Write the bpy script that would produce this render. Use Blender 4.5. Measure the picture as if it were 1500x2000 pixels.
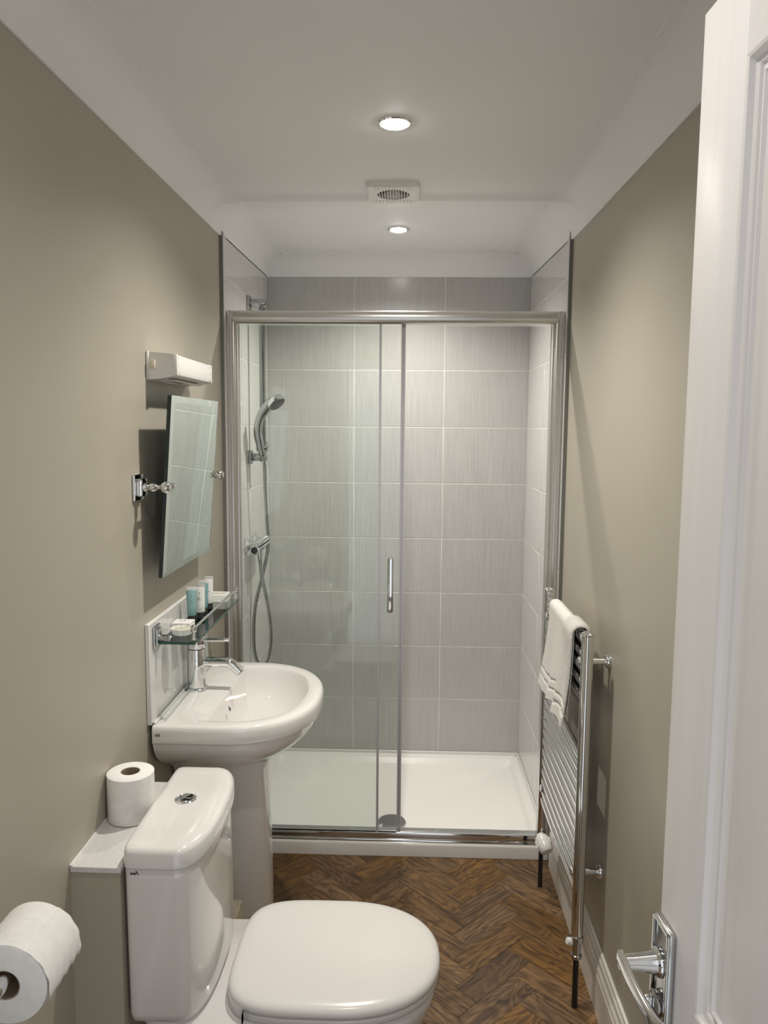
import bpy, bmesh, math, random
from mathutils import Vector, Matrix
random.seed(7)
for o in list(bpy.data.objects): bpy.data.objects.remove(o)
S = bpy.context.scene
C = S.collection
sin, cos, pi = math.sin, math.cos, math.pi

# ------------------------------------------------------------------ camera
F_PX, PITCH, YAW, ROLL, HC = 1510.0, 0.10778, -0.03139, 0.00804, 1.57
fw = Vector((sin(YAW)*cos(PITCH), cos(YAW)*cos(PITCH), -sin(PITCH)))
rt = Vector((cos(YAW), -sin(YAW), 0)); up = rt.cross(fw)
r2 = rt*cos(ROLL)+up*sin(ROLL); u2 = -rt*sin(ROLL)+up*cos(ROLL)
cd = bpy.data.cameras.new('camera'); cam = bpy.data.objects.new('camera', cd); C.objects.link(cam)
cd.sensor_fit = 'VERTICAL'; cd.sensor_height = 24.0; cd.lens = 24.0*F_PX/2000.0
cd.clip_start = 0.02
M = Matrix((r2, u2, -fw)).transposed().to_4x4(); M.translation = Vector((0, 0, HC)); cam.matrix_world = M
S.camera = cam
# ------------------------------------------------------------------ world, exposure
W = bpy.data.worlds.new('world'); S.world = W; W.use_nodes = True
W.node_tree.nodes['Background'].inputs[0].default_value = (0.93, 0.96, 1.0, 1)
W.node_tree.nodes['Background'].inputs[1].default_value = 1.1
S.view_settings.view_transform = 'Standard'; S.view_settings.look = 'None'
S.view_settings.gamma = 1.0; S.view_settings.use_curve_mapping = False
S.view_settings.exposure = 0.0
LAMP_POWER = (76.0, 80.0, 21.0)    # ceiling downlights: room, shower, doorway
LAMP_COLOR = (1.0, 0.945, 0.865)

# ------------------------------------------------------------------ materials
def mat(name, col, rough=0.5, metal=0.0, spec=0.5, coat=0.0, **k):
    m = bpy.data.materials.new(name); m.use_nodes = True
    b = m.node_tree.nodes['Principled BSDF']
    b.inputs['Base Color'].default_value = (*col, 1); b.inputs['Roughness'].default_value = rough
    b.inputs['Metallic'].default_value = metal; b.inputs['Specular IOR Level'].default_value = spec
    b.inputs['Coat Weight'].default_value = coat; b.inputs['Coat Roughness'].default_value = 0.05
    return m
def N(m, t, **k):
    n = m.node_tree.nodes.new(t)
    for a, v in k.items(): setattr(n, a, v)
    return n
def L(m, a, b): m.node_tree.links.new(a, b)
def noisy(m, c1, c2, scale=(1,1,1), nscale=5, detail=4, bump=0.0, bscale=None, lo=.35, hi=.65, rnd=0.0, dist=.002):
    b = m.node_tree.nodes['Principled BSDF']
    tc = N(m, 'ShaderNodeTexCoord'); mp = N(m, 'ShaderNodeMapping'); mp.inputs['Scale'].default_value = scale
    oi = N(m, 'ShaderNodeObjectInfo'); mul = N(m, 'ShaderNodeMath', operation='MULTIPLY'); mul.inputs[1].default_value = 37.0
    L(m, oi.outputs['Random'], mul.inputs[0]); cx = N(m, 'ShaderNodeCombineXYZ')
    for i in range(3): L(m, mul.outputs[0], cx.inputs[i])
    L(m, cx.outputs[0], mp.inputs['Location']); L(m, tc.outputs['Object'], mp.inputs['Vector'])
    nz = N(m, 'ShaderNodeTexNoise'); nz.inputs['Scale'].default_value = nscale; nz.inputs['Detail'].default_value = detail
    L(m, mp.outputs[0], nz.inputs['Vector'])
    cr = N(m, 'ShaderNodeValToRGB'); cr.color_ramp.elements[0].position = lo; cr.color_ramp.elements[1].position = hi
    cr.color_ramp.elements[0].color = (*c1, 1); cr.color_ramp.elements[1].color = (*c2, 1)
    L(m, nz.outputs['Fac'], cr.inputs['Fac']); L(m, cr.outputs['Color'], b.inputs['Base Color'])
    if bump:
        bp = N(m, 'ShaderNodeBump'); bp.inputs['Strength'].default_value = bump; bp.inputs['Distance'].default_value = dist
        if bscale:
            n2 = N(m, 'ShaderNodeTexNoise'); n2.inputs['Scale'].default_value = bscale; n2.inputs['Detail'].default_value = 3
            L(m, mp.outputs[0], n2.inputs['Vector']); L(m, n2.outputs['Fac'], bp.inputs['Height'])
        else: L(m, nz.outputs['Fac'], bp.inputs['Height'])
        L(m, bp.outputs[0], b.inputs['Normal'])
    return m
M_ = {}
M_['paint'] = noisy(mat('paint_beige', (.42,.385,.295), .42, spec=.35), (.435,.405,.334), (.45,.419,.346), nscale=3, bump=.04, bscale=90)
M_['ceil'] = noisy(mat('paint_white', (.8,.79,.78), .6, spec=.3), (.895,.90,.905), (.91,.915,.92), nscale=2)
M_['gloss'] = mat('gloss_white', (.80,.79,.78), .28)
M_['skirt'] = mat('skirting_white', (.74,.71,.67), .35)
M_['tile'] = noisy(mat('tile_streak', (.6,.6,.58), .22), (.445,.44,.428), (.55,.545,.533), scale=(380,380,6), nscale=1.0, detail=3, bump=.05, lo=.3, hi=.7, dist=.001)
M_['tilew'] = noisy(mat('tile_pale', (.7,.7,.68), .14), (.66,.655,.64), (.73,.725,.71), scale=(160,160,5), nscale=1.0, detail=2, lo=.3, hi=.7)
M_['grout'] = mat('grout', (.74,.73,.70), .7)
M_['china'] = mat('china', (.82,.80,.78), .10, spec=.5, coat=.6)
M_['plasticw'] = mat('plastic_white', (.80,.785,.765), .22)
M_['tray'] = mat('tray_white', (.84,.83,.80), .16)
M_['chrome'] = mat('chrome', (.78,.79,.80), .06, 1.0)
M_['chrome_d'] = mat('chrome_satin', (.47,.475,.475), .20, 1.0)
M_['chrome_refl'] = mat('chrome_room_reflection', (.30,.315,.315), .16, 1.0)  # chrome with a darkened base colour, painting in the dim room it reflects
M_['alu'] = mat('aluminium_polished', (.70,.69,.66), .30, 1.0)
M_['grey'] = mat('grey_trim', (.20,.20,.185), .45, .3)
M_['dark'] = mat('dark', (.02,.02,.02), .5)
M_['blackpipe'] = mat('black_pipe', (.012,.012,.012), .4)
M_['seal'] = mat('seal_plastic', (.50,.50,.53), .3)
M_['mirror'] = mat('mirror_glass', (.78,.83,.80), .01, 1.0)
M_['mirror_edge'] = mat('mirror_edge', (.018,.032,.034), .15)
M_['bowlpaper'] = noisy(mat('tissue', (.86,.85,.83), .95, spec=.1), (.84,.83,.81), (.89,.88,.86), nscale=60, bump=.25, bscale=220)
M_['core'] = mat('card_core', (.32,.25,.18), .9)
M_['teal'] = noisy(mat('teal_liquid', (.20,.38,.39), .25), (.19,.36,.37), (.27,.44,.44), nscale=12)
M_['cream'] = noisy(mat('cream_board', (.74,.68,.52), .5), (.70,.64,.49), (.78,.72,.57), nscale=30)
M_['soap'] = mat('soap_green', (.62,.64,.48), .5)
M_['paper'] = mat('paper_white', (.86,.85,.83), .6)
M_['led_green'] = mat('leaf_print', (.16,.27,.17), .5)
M_['spray'] = mat('spray_face', (.09,.10,.105), .4)
M_['terry'] = noisy(mat('terry', (.84,.82,.78), 1.0, spec=.05), (.78,.76,.72), (.90,.885,.85), nscale=260, bump=.9, bscale=420, dist=.004)
# glass: clear coat of reflection over a tinted see-through body
def glass(name, tint, refl=1.0, ior=1.5):
    m = bpy.data.materials.new(name); m.use_nodes = True; nt = m.node_tree; nt.nodes.clear()
    out = N(m, 'ShaderNodeOutputMaterial'); mx = N(m, 'ShaderNodeMixShader'); tr = N(m, 'ShaderNodeBsdfTransparent'); gl = N(m, 'ShaderNodeBsdfGlossy')
    tr.inputs[0].default_value = (*tint, 1); gl.inputs['Roughness'].default_value = .0; gl.inputs[0].default_value = (.95*refl,)*3+(1,)
    fr = N(m, 'ShaderNodeFresnel'); fr.inputs[0].default_value = ior
    L(m, fr.outputs[0], mx.inputs[0]); L(m, tr.outputs[0], mx.inputs[1]); L(m, gl.outputs[0], mx.inputs[2]); L(m, mx.outputs[0], out.inputs[0])
    return m
M_['glass'] = glass('glass_shower', (.974,.989,.979), .9, 1.36)
M_['glass_shelf'] = glass('glass_shelf', (.86,.93,.90))
M_['glass_edge'] = mat('glass_edge', (.03,.10,.08), .1)
# lamp diffuser
m = bpy.data.materials.new('lamp_lens'); m.use_nodes = True
b = m.node_tree.nodes['Principled BSDF']; b.inputs['Emission Color'].default_value = (1,.96,.9,1); b.inputs['Emission Strength'].default_value = 45
M_['lens'] = m
# wood planks
def wood():
    m = mat('parquet_plank', (.2,.12,.07), .42, spec=.4); nt = m.node_tree; b = nt.nodes['Principled BSDF']
    tc = N(m, 'ShaderNodeTexCoord'); oi = N(m, 'ShaderNodeObjectInfo')
    mul = N(m, 'ShaderNodeMath', operation='MULTIPLY'); mul.inputs[1].default_value = 91.0; L(m, oi.outputs['Random'], mul.inputs[0])
    cx = N(m, 'ShaderNodeCombineXYZ'); [L(m, mul.outputs[0], cx.inputs[i]) for i in range(3)]
    mp = N(m, 'ShaderNodeMapping'); mp.inputs['Scale'].default_value = (4.2, 15, 1); L(m, tc.outputs['Object'], mp.inputs[0]); L(m, cx.outputs[0], mp.inputs['Location'])
    n1 = N(m, 'ShaderNodeTexNoise'); n1.inputs['Scale'].default_value = 1.0; n1.inputs['Detail'].default_value = 2; n1.inputs['Distortion'].default_value = .4; L(m, mp.outputs[0], n1.inputs['Vector'])
    mu = N(m, 'ShaderNodeMath', operation='MULTIPLY'); mu.inputs[1].default_value = 66; L(m, n1.outputs['Fac'], mu.inputs[0])
    sn = N(m, 'ShaderNodeMath', operation='SINE'); L(m, mu.outputs[0], sn.inputs[0])
    mp2 = N(m, 'ShaderNodeMapping'); mp2.inputs['Scale'].default_value = (6, 115, 1); L(m, tc.outputs['Object'], mp2.inputs[0]); L(m, cx.outputs[0], mp2.inputs['Location'])
    n2 = N(m, 'ShaderNodeTexNoise'); n2.inputs['Scale'].default_value = 1.0; n2.inputs['Detail'].default_value = 5; L(m, mp2.outputs[0], n2.inputs['Vector'])
    a1 = N(m, 'ShaderNodeMath', operation='MULTIPLY_ADD'); a1.inputs[1].default_value = .12; L(m, sn.outputs[0], a1.inputs[0]); L(m, n2.outputs['Fac'], a1.inputs[2])
    mp3 = N(m, 'ShaderNodeMapping'); mp3.inputs['Scale'].default_value = (26, 420, 1); L(m, tc.outputs['Object'], mp3.inputs[0]); L(m, cx.outputs[0], mp3.inputs['Location'])
    n3 = N(m, 'ShaderNodeTexNoise'); n3.inputs['Scale'].default_value = 1.0; n3.inputs['Detail'].default_value = 3; L(m, mp3.outputs[0], n3.inputs['Vector'])
    s3 = N(m, 'ShaderNodeMath', operation='SUBTRACT'); s3.inputs[1].default_value = .5; L(m, n3.outputs['Fac'], s3.inputs[0])
    a2 = N(m, 'ShaderNodeMath', operation='MULTIPLY_ADD'); a2.inputs[1].default_value = .35; L(m, s3.outputs[0], a2.inputs[0]); L(m, a1.outputs[0], a2.inputs[2]); a1 = a2
    cr = N(m, 'ShaderNodeValToRGB'); e = cr.color_ramp.elements
    e[0].position = .22; e[0].color = (.052,.029,.013,1); e[1].position = .74; e[1].color = (.250,.140,.056,1)
    x = cr.color_ramp.elements.new(.5); x.color = (.150,.084,.036,1)
    L(m, a1.outputs[0], cr.inputs[0])
    hsv = N(m, 'ShaderNodeHueSaturation')
    mr = N(m, 'ShaderNodeMapRange'); mr.inputs[3].default_value = .58; mr.inputs[4].default_value = 1.12; L(m, oi.outputs['Random'], mr.inputs[0]); L(m, mr.outputs[0], hsv.inputs['Value'])
    fr = N(m, 'ShaderNodeMath', operation='FRACT'); mm = N(m, 'ShaderNodeMath', operation='MULTIPLY'); mm.inputs[1].default_value = 7.31; L(m, oi.outputs['Random'], mm.inputs[0]); L(m, mm.outputs[0], fr.inputs[0])
    mr2 = N(m, 'ShaderNodeMapRange'); mr2.inputs[3].default_value = .9; mr2.inputs[4].default_value = 1.15; L(m, fr.outputs[0], mr2.inputs[0]); L(m, mr2.outputs[0], hsv.inputs['Saturation'])
    L(m, cr.outputs[0], hsv.inputs['Color']); L(m, hsv.outputs[0], b.inputs['Base Color'])
    bp = N(m, 'ShaderNodeBump'); bp.inputs['Strength'].default_value = .12; bp.inputs['Distance'].default_value = .001; L(m, a1.outputs[0], bp.inputs['Height']); L(m, bp.outputs[0], b.inputs['Normal'])
    return m
M_['wood'] = wood()
# white door, woodgrain moulded
M_['door'] = noisy(mat('door_white', (.80,.78,.78), .40), (.85,.83,.825), (.88,.86,.855), scale=(60,60,3), nscale=1, detail=3, bump=.35, dist=.0012)

# ------------------------------------------------------------------ mesh helpers
WL = {}
def obj(name, verts, faces, material, parent=None, smooth=False, angle=None):
    """one mesh object; origin at the centre of its box; verts are world coordinates"""
    xs = [v[0] for v in verts]; ys = [v[1] for v in verts]; zs = [v[2] for v in verts]
    c = Vector(((min(xs)+max(xs))/2, (min(ys)+max(ys))/2, min(zs)))
    me = bpy.data.meshes.new(name)
    me.from_pydata([tuple(Vector(v)-c) for v in verts], [], faces)
    bm = bmesh.new(); bm.from_mesh(me); bmesh.ops.recalc_face_normals(bm, faces=bm.faces[:]); bm.to_mesh(me); bm.free()
    me.materials.append(M_[material] if isinstance(material, str) else material)
    if smooth:
        me.polygons.foreach_set('use_smooth', [True]*len(me.polygons))
        if angle is not None: me.set_sharp_from_angle(angle=math.radians(angle))
    o = bpy.data.objects.new(name, me); C.objects.link(o)
    if parent is not None:
        o.parent = parent; o.location = c-WL[parent]
    else: o.location = c
    WL[o] = c
    return o
def thing(name, label, cat, loc, group=None):
    o = bpy.data.objects.new(name, None); C.objects.link(o); o.location = loc; WL[o] = Vector(loc); o.empty_display_size = .05
    o['label'] = label; o['category'] = cat
    if group: o['group'] = group
    return o
def tag(o, label, cat, group=None):
    o['label'] = label; o['category'] = cat
    if group: o['group'] = group
    return o
def struct(o, label=None, cat=None):
    o['kind'] = 'structure'
    if label: o['label'] = label
    if cat: o['category'] = cat
    return o
def boxg(x0, x1, y0, y1, z0, z1, bev=0, seg=2):
    bm = bmesh.new(); bmesh.ops.create_cube(bm, size=1)
    for v in bm.verts: v.co = Vector(((x0+x1)/2+v.co.x*(x1-x0), (y0+y1)/2+v.co.y*(y1-y0), (z0+z1)/2+v.co.z*(z1-z0)))
    if bev: bmesh.ops.bevel(bm, geom=bm.edges[:], offset=bev, segments=seg, affect='EDGES', profile=.5)
    bm.verts.index_update()
    g = ([tuple(v.co) for v in bm.verts], [[v.index for v in f.verts] for f in bm.faces]); bm.free(); return g
def box(name, x0, x1, y0, y1, z0, z1, material, parent=None, bev=0, seg=2):
    v, f = boxg(x0, x1, y0, y1, z0, z1, bev, seg); return obj(name, v, f, material, parent, smooth=bool(bev), angle=40)
def join(*gs):
    V, Fc = [], []
    for v, f in gs:
        n = len(V); V += v; Fc += [[i+n for i in q] for q in f]
    return V, Fc
def loftg(rings, cap0=True, cap1=True, closed=True):
    n = len(rings[0]); V = [tuple(p) for r in rings for p in r]; Fc = []
    for i in range(len(rings)-1):
        for j in range(n if closed else n-1):
            k = (j+1) % n
            Fc.append([i*n+j, i*n+k, (i+1)*n+k, (i+1)*n+j])
    if cap0: Fc.append(list(range(n))[::-1])
    if cap1: Fc.append([(len(rings)-1)*n+j for j in range(n)])
    return V, Fc
def frame(d):
    d = Vector(d).normalized(); a = Vector((0,0,1)) if abs(d.z) < .9 else Vector((1,0,0))
    u = d.cross(a).normalized(); return u, d.cross(u).normalized()
def latheg(p0, d, prof, seg=28, cap0=True, cap1=True):
    """prof: (distance along d, radius)"""
    d = Vector(d).normalized(); u, v = frame(d); p0 = Vector(p0)
    return loftg([[p0+d*t+u*(r*cos(2*pi*k/seg))+v*(r*sin(2*pi*k/seg)) for k in range(seg)] for t, r in prof], cap0, cap1)
def lathe(name, p0, d, prof, material, parent=None, seg=28, angle=35):
    v, f = latheg(p0, d, prof, seg); return obj(name, v, f, material, parent, True, angle)
def cylg(p0, p1, r, seg=24, ch=0.0):
    d = Vector(p1)-Vector(p0); h = d.length; ch = min(ch, r*.6, h*.45)
    pr = [(0, r), (h, r)] if not ch else [(0, r-ch), (ch*.3, r-ch*.3), (ch, r), (h-ch, r), (h-ch*.3, r-ch*.3), (h, r-ch)]
    return latheg(p0, d, pr, seg)
def cyl(name, p0, p1, r, material, parent=None, seg=24, ch=0.0):
    v, f = cylg(p0, p1, r, seg, ch); return obj(name, v, f, material, parent, True, 35)
def tubeg(pts, rad, seg=14, sect=None):
    pts = [Vector(p) for p in pts]; n = len(pts); rings = []; u = None
    for i, p in enumerate(pts):
        t = (pts[min(i+1, n-1)]-pts[max(i-1, 0)]).normalized()
        if u is None: u, _ = frame(t)
        u = (u-t*u.dot(t)).normalized(); w = t.cross(u); r = rad[i] if isinstance(rad, (list, tuple)) else rad
        if sect: rings.append([p+u*a+w*b for a, b in sect])
        else: rings.append([p+u*(r*cos(2*pi*k/seg))+w*(r*sin(2*pi*k/seg)) for k in range(seg)])
    return loftg(rings)
def tube(name, pts, rad, material, parent=None, seg=14, angle=40):
    v, f = tubeg(pts, rad, seg); return obj(name, v, f, material, parent, True, angle)
def spline(P, k=8):
    P = [Vector(p) for p in P]; out = []
    for i in range(len(P)-1):
        a, b, c, d = P[max(i-1, 0)], P[i], P[i+1], P[min(i+2, len(P)-1)]
        for j in range(k):
            t = j/k; out.append(.5*((2*b)+(c-a)*t+(2*a-5*b+4*c-d)*t*t+(3*b-a-3*c+d)*t**3))
    out.append(P[-1]); return out
def sg(v, e): return math.copysign(abs(v)**e, v)
def egg(cx, cy, z, af, ab, b, nf=2.2, nb=4.0, n=64):
    """closed outline: front half (towards +x) reaches af, back half ab, half width b"""
    out = []
    for k in range(n):
        t = 2*pi*(k+.5)/n; c, s = cos(t), sin(t); e = 2/(nf if c > 0 else nb)
        out.append((cx+(af if c > 0 else ab)*sg(c, e), cy+b*sg(s, e), z))
    return out

# ------------------------------------------------------------------ room shell
XL, XR, XTL, XTR, YB = -.6466, .5384, -.6366, .5284, 3.4944
ZC, ZA = 2.295, 2.317
YN = -.10
def wall(name, *a): return struct(box(name, *a))
wl = wall('wall_left', -.72, XL, YN, 3.58, -.06, 2.38, 'paint')
wr = wall('wall_right', XR, .62, YN, 3.58, -.06, 2.38, 'paint')
wb = wall('wall_back', XL, XR, YB+.010, 3.58, -.06, 2.38, 'grout')
# near wall with the doorway the photograph is taken from
DX0, DX1, DZ = -.43, .352, 1.992
g = join(boxg(XL, DX0, YN, .03, -.06, 2.38), boxg(DX1, XR, YN, .03, -.06, 2.38), boxg(DX0, DX1, YN, .03, DZ, 2.38))
struct(obj('wall_near', g[0], g[1], 'paint'))
g = join(boxg(DX0-.05, DX0, .03, .045, 0, DZ+.05, .003), boxg(DX1, DX1+.05, .03, .045, 0, DZ+.05, .003), boxg(DX0, DX1, .03, .045, DZ, DZ+.05, .003))
struct(obj('trim_4', g[0], g[1], 'gloss'))
# ceiling: flat over the room, a soft rounded step up into the shower alcove
def zc(y):
    t = min(max((y-2.53)/.22, 0), 1); s = t*t*(3-2*t)
    dip = .018*math.exp(-((y-2.515)/.022)**2)
    return ZC+(ZA-ZC)*s-dip
ys = [YN, 1.0, 2.0, 2.3]+[2.40+.006*i for i in range(70)]+[2.9, 3.2, 3.58]
v, f = [], []
for i, y in enumerate(ys):
    v += [(-.72, y, zc(y)), (.62, y, zc(y)), (-.72, y, 2.42), (.62, y, 2.42)]
for i in range(len(ys)-1):
    a, b2 = 4*i, 4*i+4
    f += [[a, a+1, b2+1, b2], [a+2, b2+2, b2+3, a+3], [a, b2, b2+2, a+2], [a+1, a+3, b2+3, b2+1]]
f += [[0, 2, 3, 1], [len(v)-4, len(v)-3, len(v)-1, len(v)-2]]
ceiling = struct(obj('ceiling', v, f, 'ceil', None, True, 30))
# plaster coving
def cove_side(name, xw, sgn, zb0, zbm, zb1):
    rings = []
    for y in [YN, 1.2, 2.3]+[2.41+.01*i for i in range(39)]+[3.2, YB+.01]:
        t = min(max((y-2.56)/.16, 0), 1); s = t*t*(3-2*t)
        zb = zb0+(zbm-zb0)*(y-1.4)/1.27 if y < 2.67 else zbm+(zb1-zbm)*(y-2.67)/.824
        zt = zc(y); p = .078-.004*s; xo = xw+sgn*(.006*s)
        pts = [(xw-sgn*.01, y, zb-.004), (xo+sgn*.004, y, zb-.004), (xo+sgn*.004, y, zb)]
        for k in range(11):
            a = pi-(pi/2)*k/10
            pts.append((xo+sgn*(.004+p+p*cos(a)), y, zb+(zt-.004-zb)*sin(a)))
        pts += [(xo+sgn*(p+.012), y, zt-.004), (xo+sgn*(p+.012), y, zt+.01), (xw-sgn*.01, y, zt+.01)]
        rings.append(pts)
    v, f = loftg(rings); return struct(obj(name, v, f, 'ceil', None, True, 32))
cove_side('trim_1', XL, 1, 2.204, 2.215, 2.236)
cove_side('trim_2', XR, -1, 2.180, 2.202, 2.236)
rings = []
for x in (XL+.002, XR-.002):
    zb, zt, p = 2.236, ZA, .088
    pts = [(x, YB+.02, zb-.004), (x, YB-.004, zb-.004), (x, YB-.004, zb)]
    for k in range(11):
        a = pi/2*k/10
        pts.append((x, YB-.004-p+p*cos(a), zb+(zt-.004-zb)*sin(a)))
    pts += [(x, YB-p-.014, zt-.004), (x, YB-p-.014, zt+.01), (x, YB+.02, zt+.01)]
    rings.append(pts)
v, f = loftg(rings); struct(obj('trim_3', v, f, 'ceil', None, True, 32))

# ------------------------------------------------------------------ floor: herringbone parquet
floor = struct(box('floor', XL, XR, YN, YB, -.06, -.002, 'dark'))
PW = .08; U0, V0 = 1.705, 1.415; q2 = math.sqrt(.5); GAP = .0003
full = {}
def clip(poly, ax, val, keep_less):
    out = []
    for i in range(len(poly)):
        a, b2 = poly[i], poly[(i+1) % len(poly)]
        ia = (a[ax] <= val) if keep_less else (a[ax] >= val); ib = (b2[ax] <= val) if keep_less else (b2[ax] >= val)
        if ia: out.append(a)
        if ia != ib:
            t = (val-a[ax])/(b2[ax]-a[ax]); out.append((a[0]+(b2[0]-a[0])*t, a[1]+(b2[1]-a[1])*t))
    return out
def plank(u0, u1, v0, v1, vert):
    cu, cv = (u0+u1)/2, (v0+v1)/2
    cx, cy = (cu-cv)*q2, (cu+cv)*q2
    rot = pi/4 if not vert else 3*pi/4
    Lh, Wh = 1.5*PW-GAP, .5*PW-GAP
    e1 = (cos(rot), sin(rot)); e2 = (-sin(rot), cos(rot))
    poly = [(cx+e1[0]*a+e2[0]*b2, cy+e1[1]*a+e2[1]*b2) for a, b2 in ((-Lh, -Wh), (Lh, -Wh), (Lh, Wh), (-Lh, Wh))]
    cl = poly
    for ax, val, less in ((0, XL+.001, False), (0, XR-.016, True), (1, -.02, False), (1, 2.715, True)):
        cl = clip(cl, ax, val, less)
        if len(cl) < 3: return
    area = abs(sum(cl[i][0]*cl[(i+1) % len(cl)][1]-cl[(i+1) % len(cl)][0]*cl[i][1] for i in range(len(cl)))/2)
    if area < 2e-5: return
    whole = len(cl) == 4 and abs(area-4*Lh*Wh) < 1e-6
    if whole and 'm' in full: me = full['m']
    else:
        pts = [((p[0]-cx)*e1[0]+(p[1]-cy)*e1[1], (p[0]-cx)*e2[0]+(p[1]-cy)*e2[1]) for p in cl]
        n = len(pts); k = .0006
        mx = sum(p[0] for p in pts)/n; my = sum(p[1] for p in pts)/n
        ins = [(p[0]-math.copysign(min(k, abs(p[0]-mx)*.3), p[0]-mx), p[1]-math.copysign(min(k, abs(p[1]-my)*.3), p[1]-my)) for p in pts]
        V = [(x, y, -.002) for x, y in pts]+[(x, y, -.0006) for x, y in pts]+[(x, y, 0) for x, y in ins]
        Fc = [[i, (i+1) % n, n+(i+1) % n, n+i] for i in range(n)]+[[n+i, n+(i+1) % n, 2*n+(i+1) % n, 2*n+i] for i in range(n)]+[[2*n+i for i in range(n)], list(range(n))[::-1]]
        me = bpy.data.meshes.new('plank'); me.from_pydata(V, [], Fc); me.materials.append(M_['wood'])
        if whole: full['m'] = me
    o = bpy.data.objects.new('plank', me); C.objects.link(o); o.parent = floor
    o.location = Vector((cx, cy, 0))-WL[floor]; o.rotation_euler = (0, 0, rot+(pi if random.random() < .5 else 0)) if whole else (0, 0, rot)
for i in range(-30, 30):
    for j in range(-30, 30):
        t = (i-j) % 6
        if t == 0: plank(U0+i*PW, U0+(i+3)*PW, V0+j*PW, V0+(j+1)*PW, False)
        elif t == 3: plank(U0+i*PW, U0+(i+1)*PW, V0+(j-2)*PW, V0+(j+1)*PW, True)

# ------------------------------------------------------------------ alcove tiles (parts of the walls)
TG = .0019
zrow = [.0675+.2515*k for k in range(9)]+[2.245]
def tiles_on(w, plane, a_list, tag_):
    for r in range(9):
        for a0, a1 in zip(a_list[:-1], a_list[1:]):
            z0, z1 = zrow[r]+TG, zrow[r+1]-TG
            if tag_ == 'b': box('tile', a0+TG, a1-TG, plane, plane+.010, z0, z1, 'tile', w, .0009, 1)
            elif tag_ == 'l': box('tile', plane-.010, plane, a0+TG, a1-TG, z0, z1, 'tilew', w, .0009, 1)
            else: box('tile', plane, plane+.010, a0+TG, a1-TG, z0, z1, 'tilew', w, .0009, 1)
tiles_on(wb, YB, [XTL, -.2476, .1539, XTR], 'b')
tiles_on(wl, XTL, [2.676, 3.089, YB], 'l')
tiles_on(wr, XTR, [2.676, 3.089, YB], 'r')
box('grout', XL-.002, XTL-.0012, 2.676, YB, .06, 2.245, 'grout', wl)
box('grout', XTR+.0012, XR+.002, 2.676, YB, .06, 2.245, 'grout', wr)
box('grout', XTL-.001, XTR+.001, YB+.0012, YB+.012, .06, 2.245, 'grout', wb)
box('edge_strip', XL-.002, XTL+.001, 2.666, 2.676, .0, 2.225, 'grey', wl)
box('edge_strip', XTR-.001, XR+.002, 2.666, 2.676, .0, 2.225, 'grey', wr)

# skirting board on the right wall: ogee profile
prof = [(0, 0), (.016, 0), (.016, .105), (.013, .112), (.0145, .118), (.0145, .124), (.010, .134), (.010, .148), (.006, .156), (.006, .164), (0, .168)]
rings = [[(XR-.0005-dx, y, z) for dx, z in prof] for y in (.05, 2.665)]
v, f = loftg(rings); struct(obj('baseboard_right', v, f, 'skirt', None))
rings = [[(XL+.0005+dx, y, z) for dx, z in prof] for y in (.05, 1.388)]
v, f = loftg(rings); struct(obj('baseboard_left', v, f, 'skirt', None))

# boxed-in pipework behind the cistern, tiled on top
bxo = struct(box('wall_boxing', XL, -.549, 1.395, 1.752, 0, .712, 'paint'))
box('tile', XL+.001, -.546, 1.390, 1.7545, .712, .7236, 'tilew', bxo, .0012, 1)
box('sealant', XL, XL+.006, 1.392, 1.753, .7236, .7262, 'gloss', bxo)

# ------------------------------------------------------------------ downlights, fan
def downlight(x, y, zz, label, power):
    t = thing('downlight', label, 'light', (x, y, zz), 'recessed ceiling spotlights')
    lathe('bezel', (x, y, zz+.001), (0, 0, -1), [(0, .041), (.0035, .0405), (.006, .037), (.006, .033), (.002, .0315)], 'chrome', t, 40)
    lathe('lens', (x, y, zz-.0015), (0, 0, -1), [(0, .031), (.006, .029), (.009, .018), (.0095, .001)], 'lens', t, 40)
    ld = bpy.data.lights.new('downlight_lamp', 'SPOT'); ld.energy = power; ld.color = LAMP_COLOR; ld.spot_size = math.radians(147); ld.spot_blend = 1.0; ld.shadow_soft_size = .022
    lo = bpy.data.objects.new('downlight_lamp', ld); C.objects.link(lo); lo.parent = t; lo.location = (0, 0, -.014)
downlight(-.0425, 1.931, ZC, 'bright round ceiling downlight nearer the camera, over the room', LAMP_POWER[0])
downlight(-.036, .854, ZC, 'round ceiling downlight beside the doorway, above the open door', LAMP_POWER[2])
downlight(-.049, 3.008, ZA, 'smaller round ceiling downlight farther back inside the shower alcove', LAMP_POWER[1])
fx, fy, fz = -.056, 2.452, zc(2.45)
t = thing('extractor_fan', 'square white slatted extractor fan vent on the ceiling between downlights', 'vent', (fx, fy, fz))
h = .080; R0 = .049
def fan_plate():
    n = 48; o1 = []; i1 = []
    for k in range(n):
        a = 2*pi*(k+.5)/n; c, s = cos(a), sin(a); m_ = max(abs(c), abs(s)); o1.append((c/m_*h, s/m_*h*1.04)); i1.append((R0*c, R0*s))
    z0, z1 = fz-.016, fz
    return loftg([[(fx+a, fy+b2, z1) for a, b2 in o1], [(fx+a, fy+b2, z0+.003) for a, b2 in o1], [(fx+a*.97, fy+b2*.97, z0) for a, b2 in o1], [(fx+a, fy+b2, z0) for a, b2 in i1], [(fx+a, fy+b2, z1) for a, b2 in i1]], False, False)
v, f = fan_plate(); obj('cover', v, f, 'plasticw', t, True, 30)
cyl('fan_body', (fx, fy, fz-.004), (fx, fy, fz-.001), R0-.001, 'dark', t)
cyl('hub', (fx, fy, fz-.010), (fx, fy, fz-.004), .022, 'grey', t)
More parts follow.
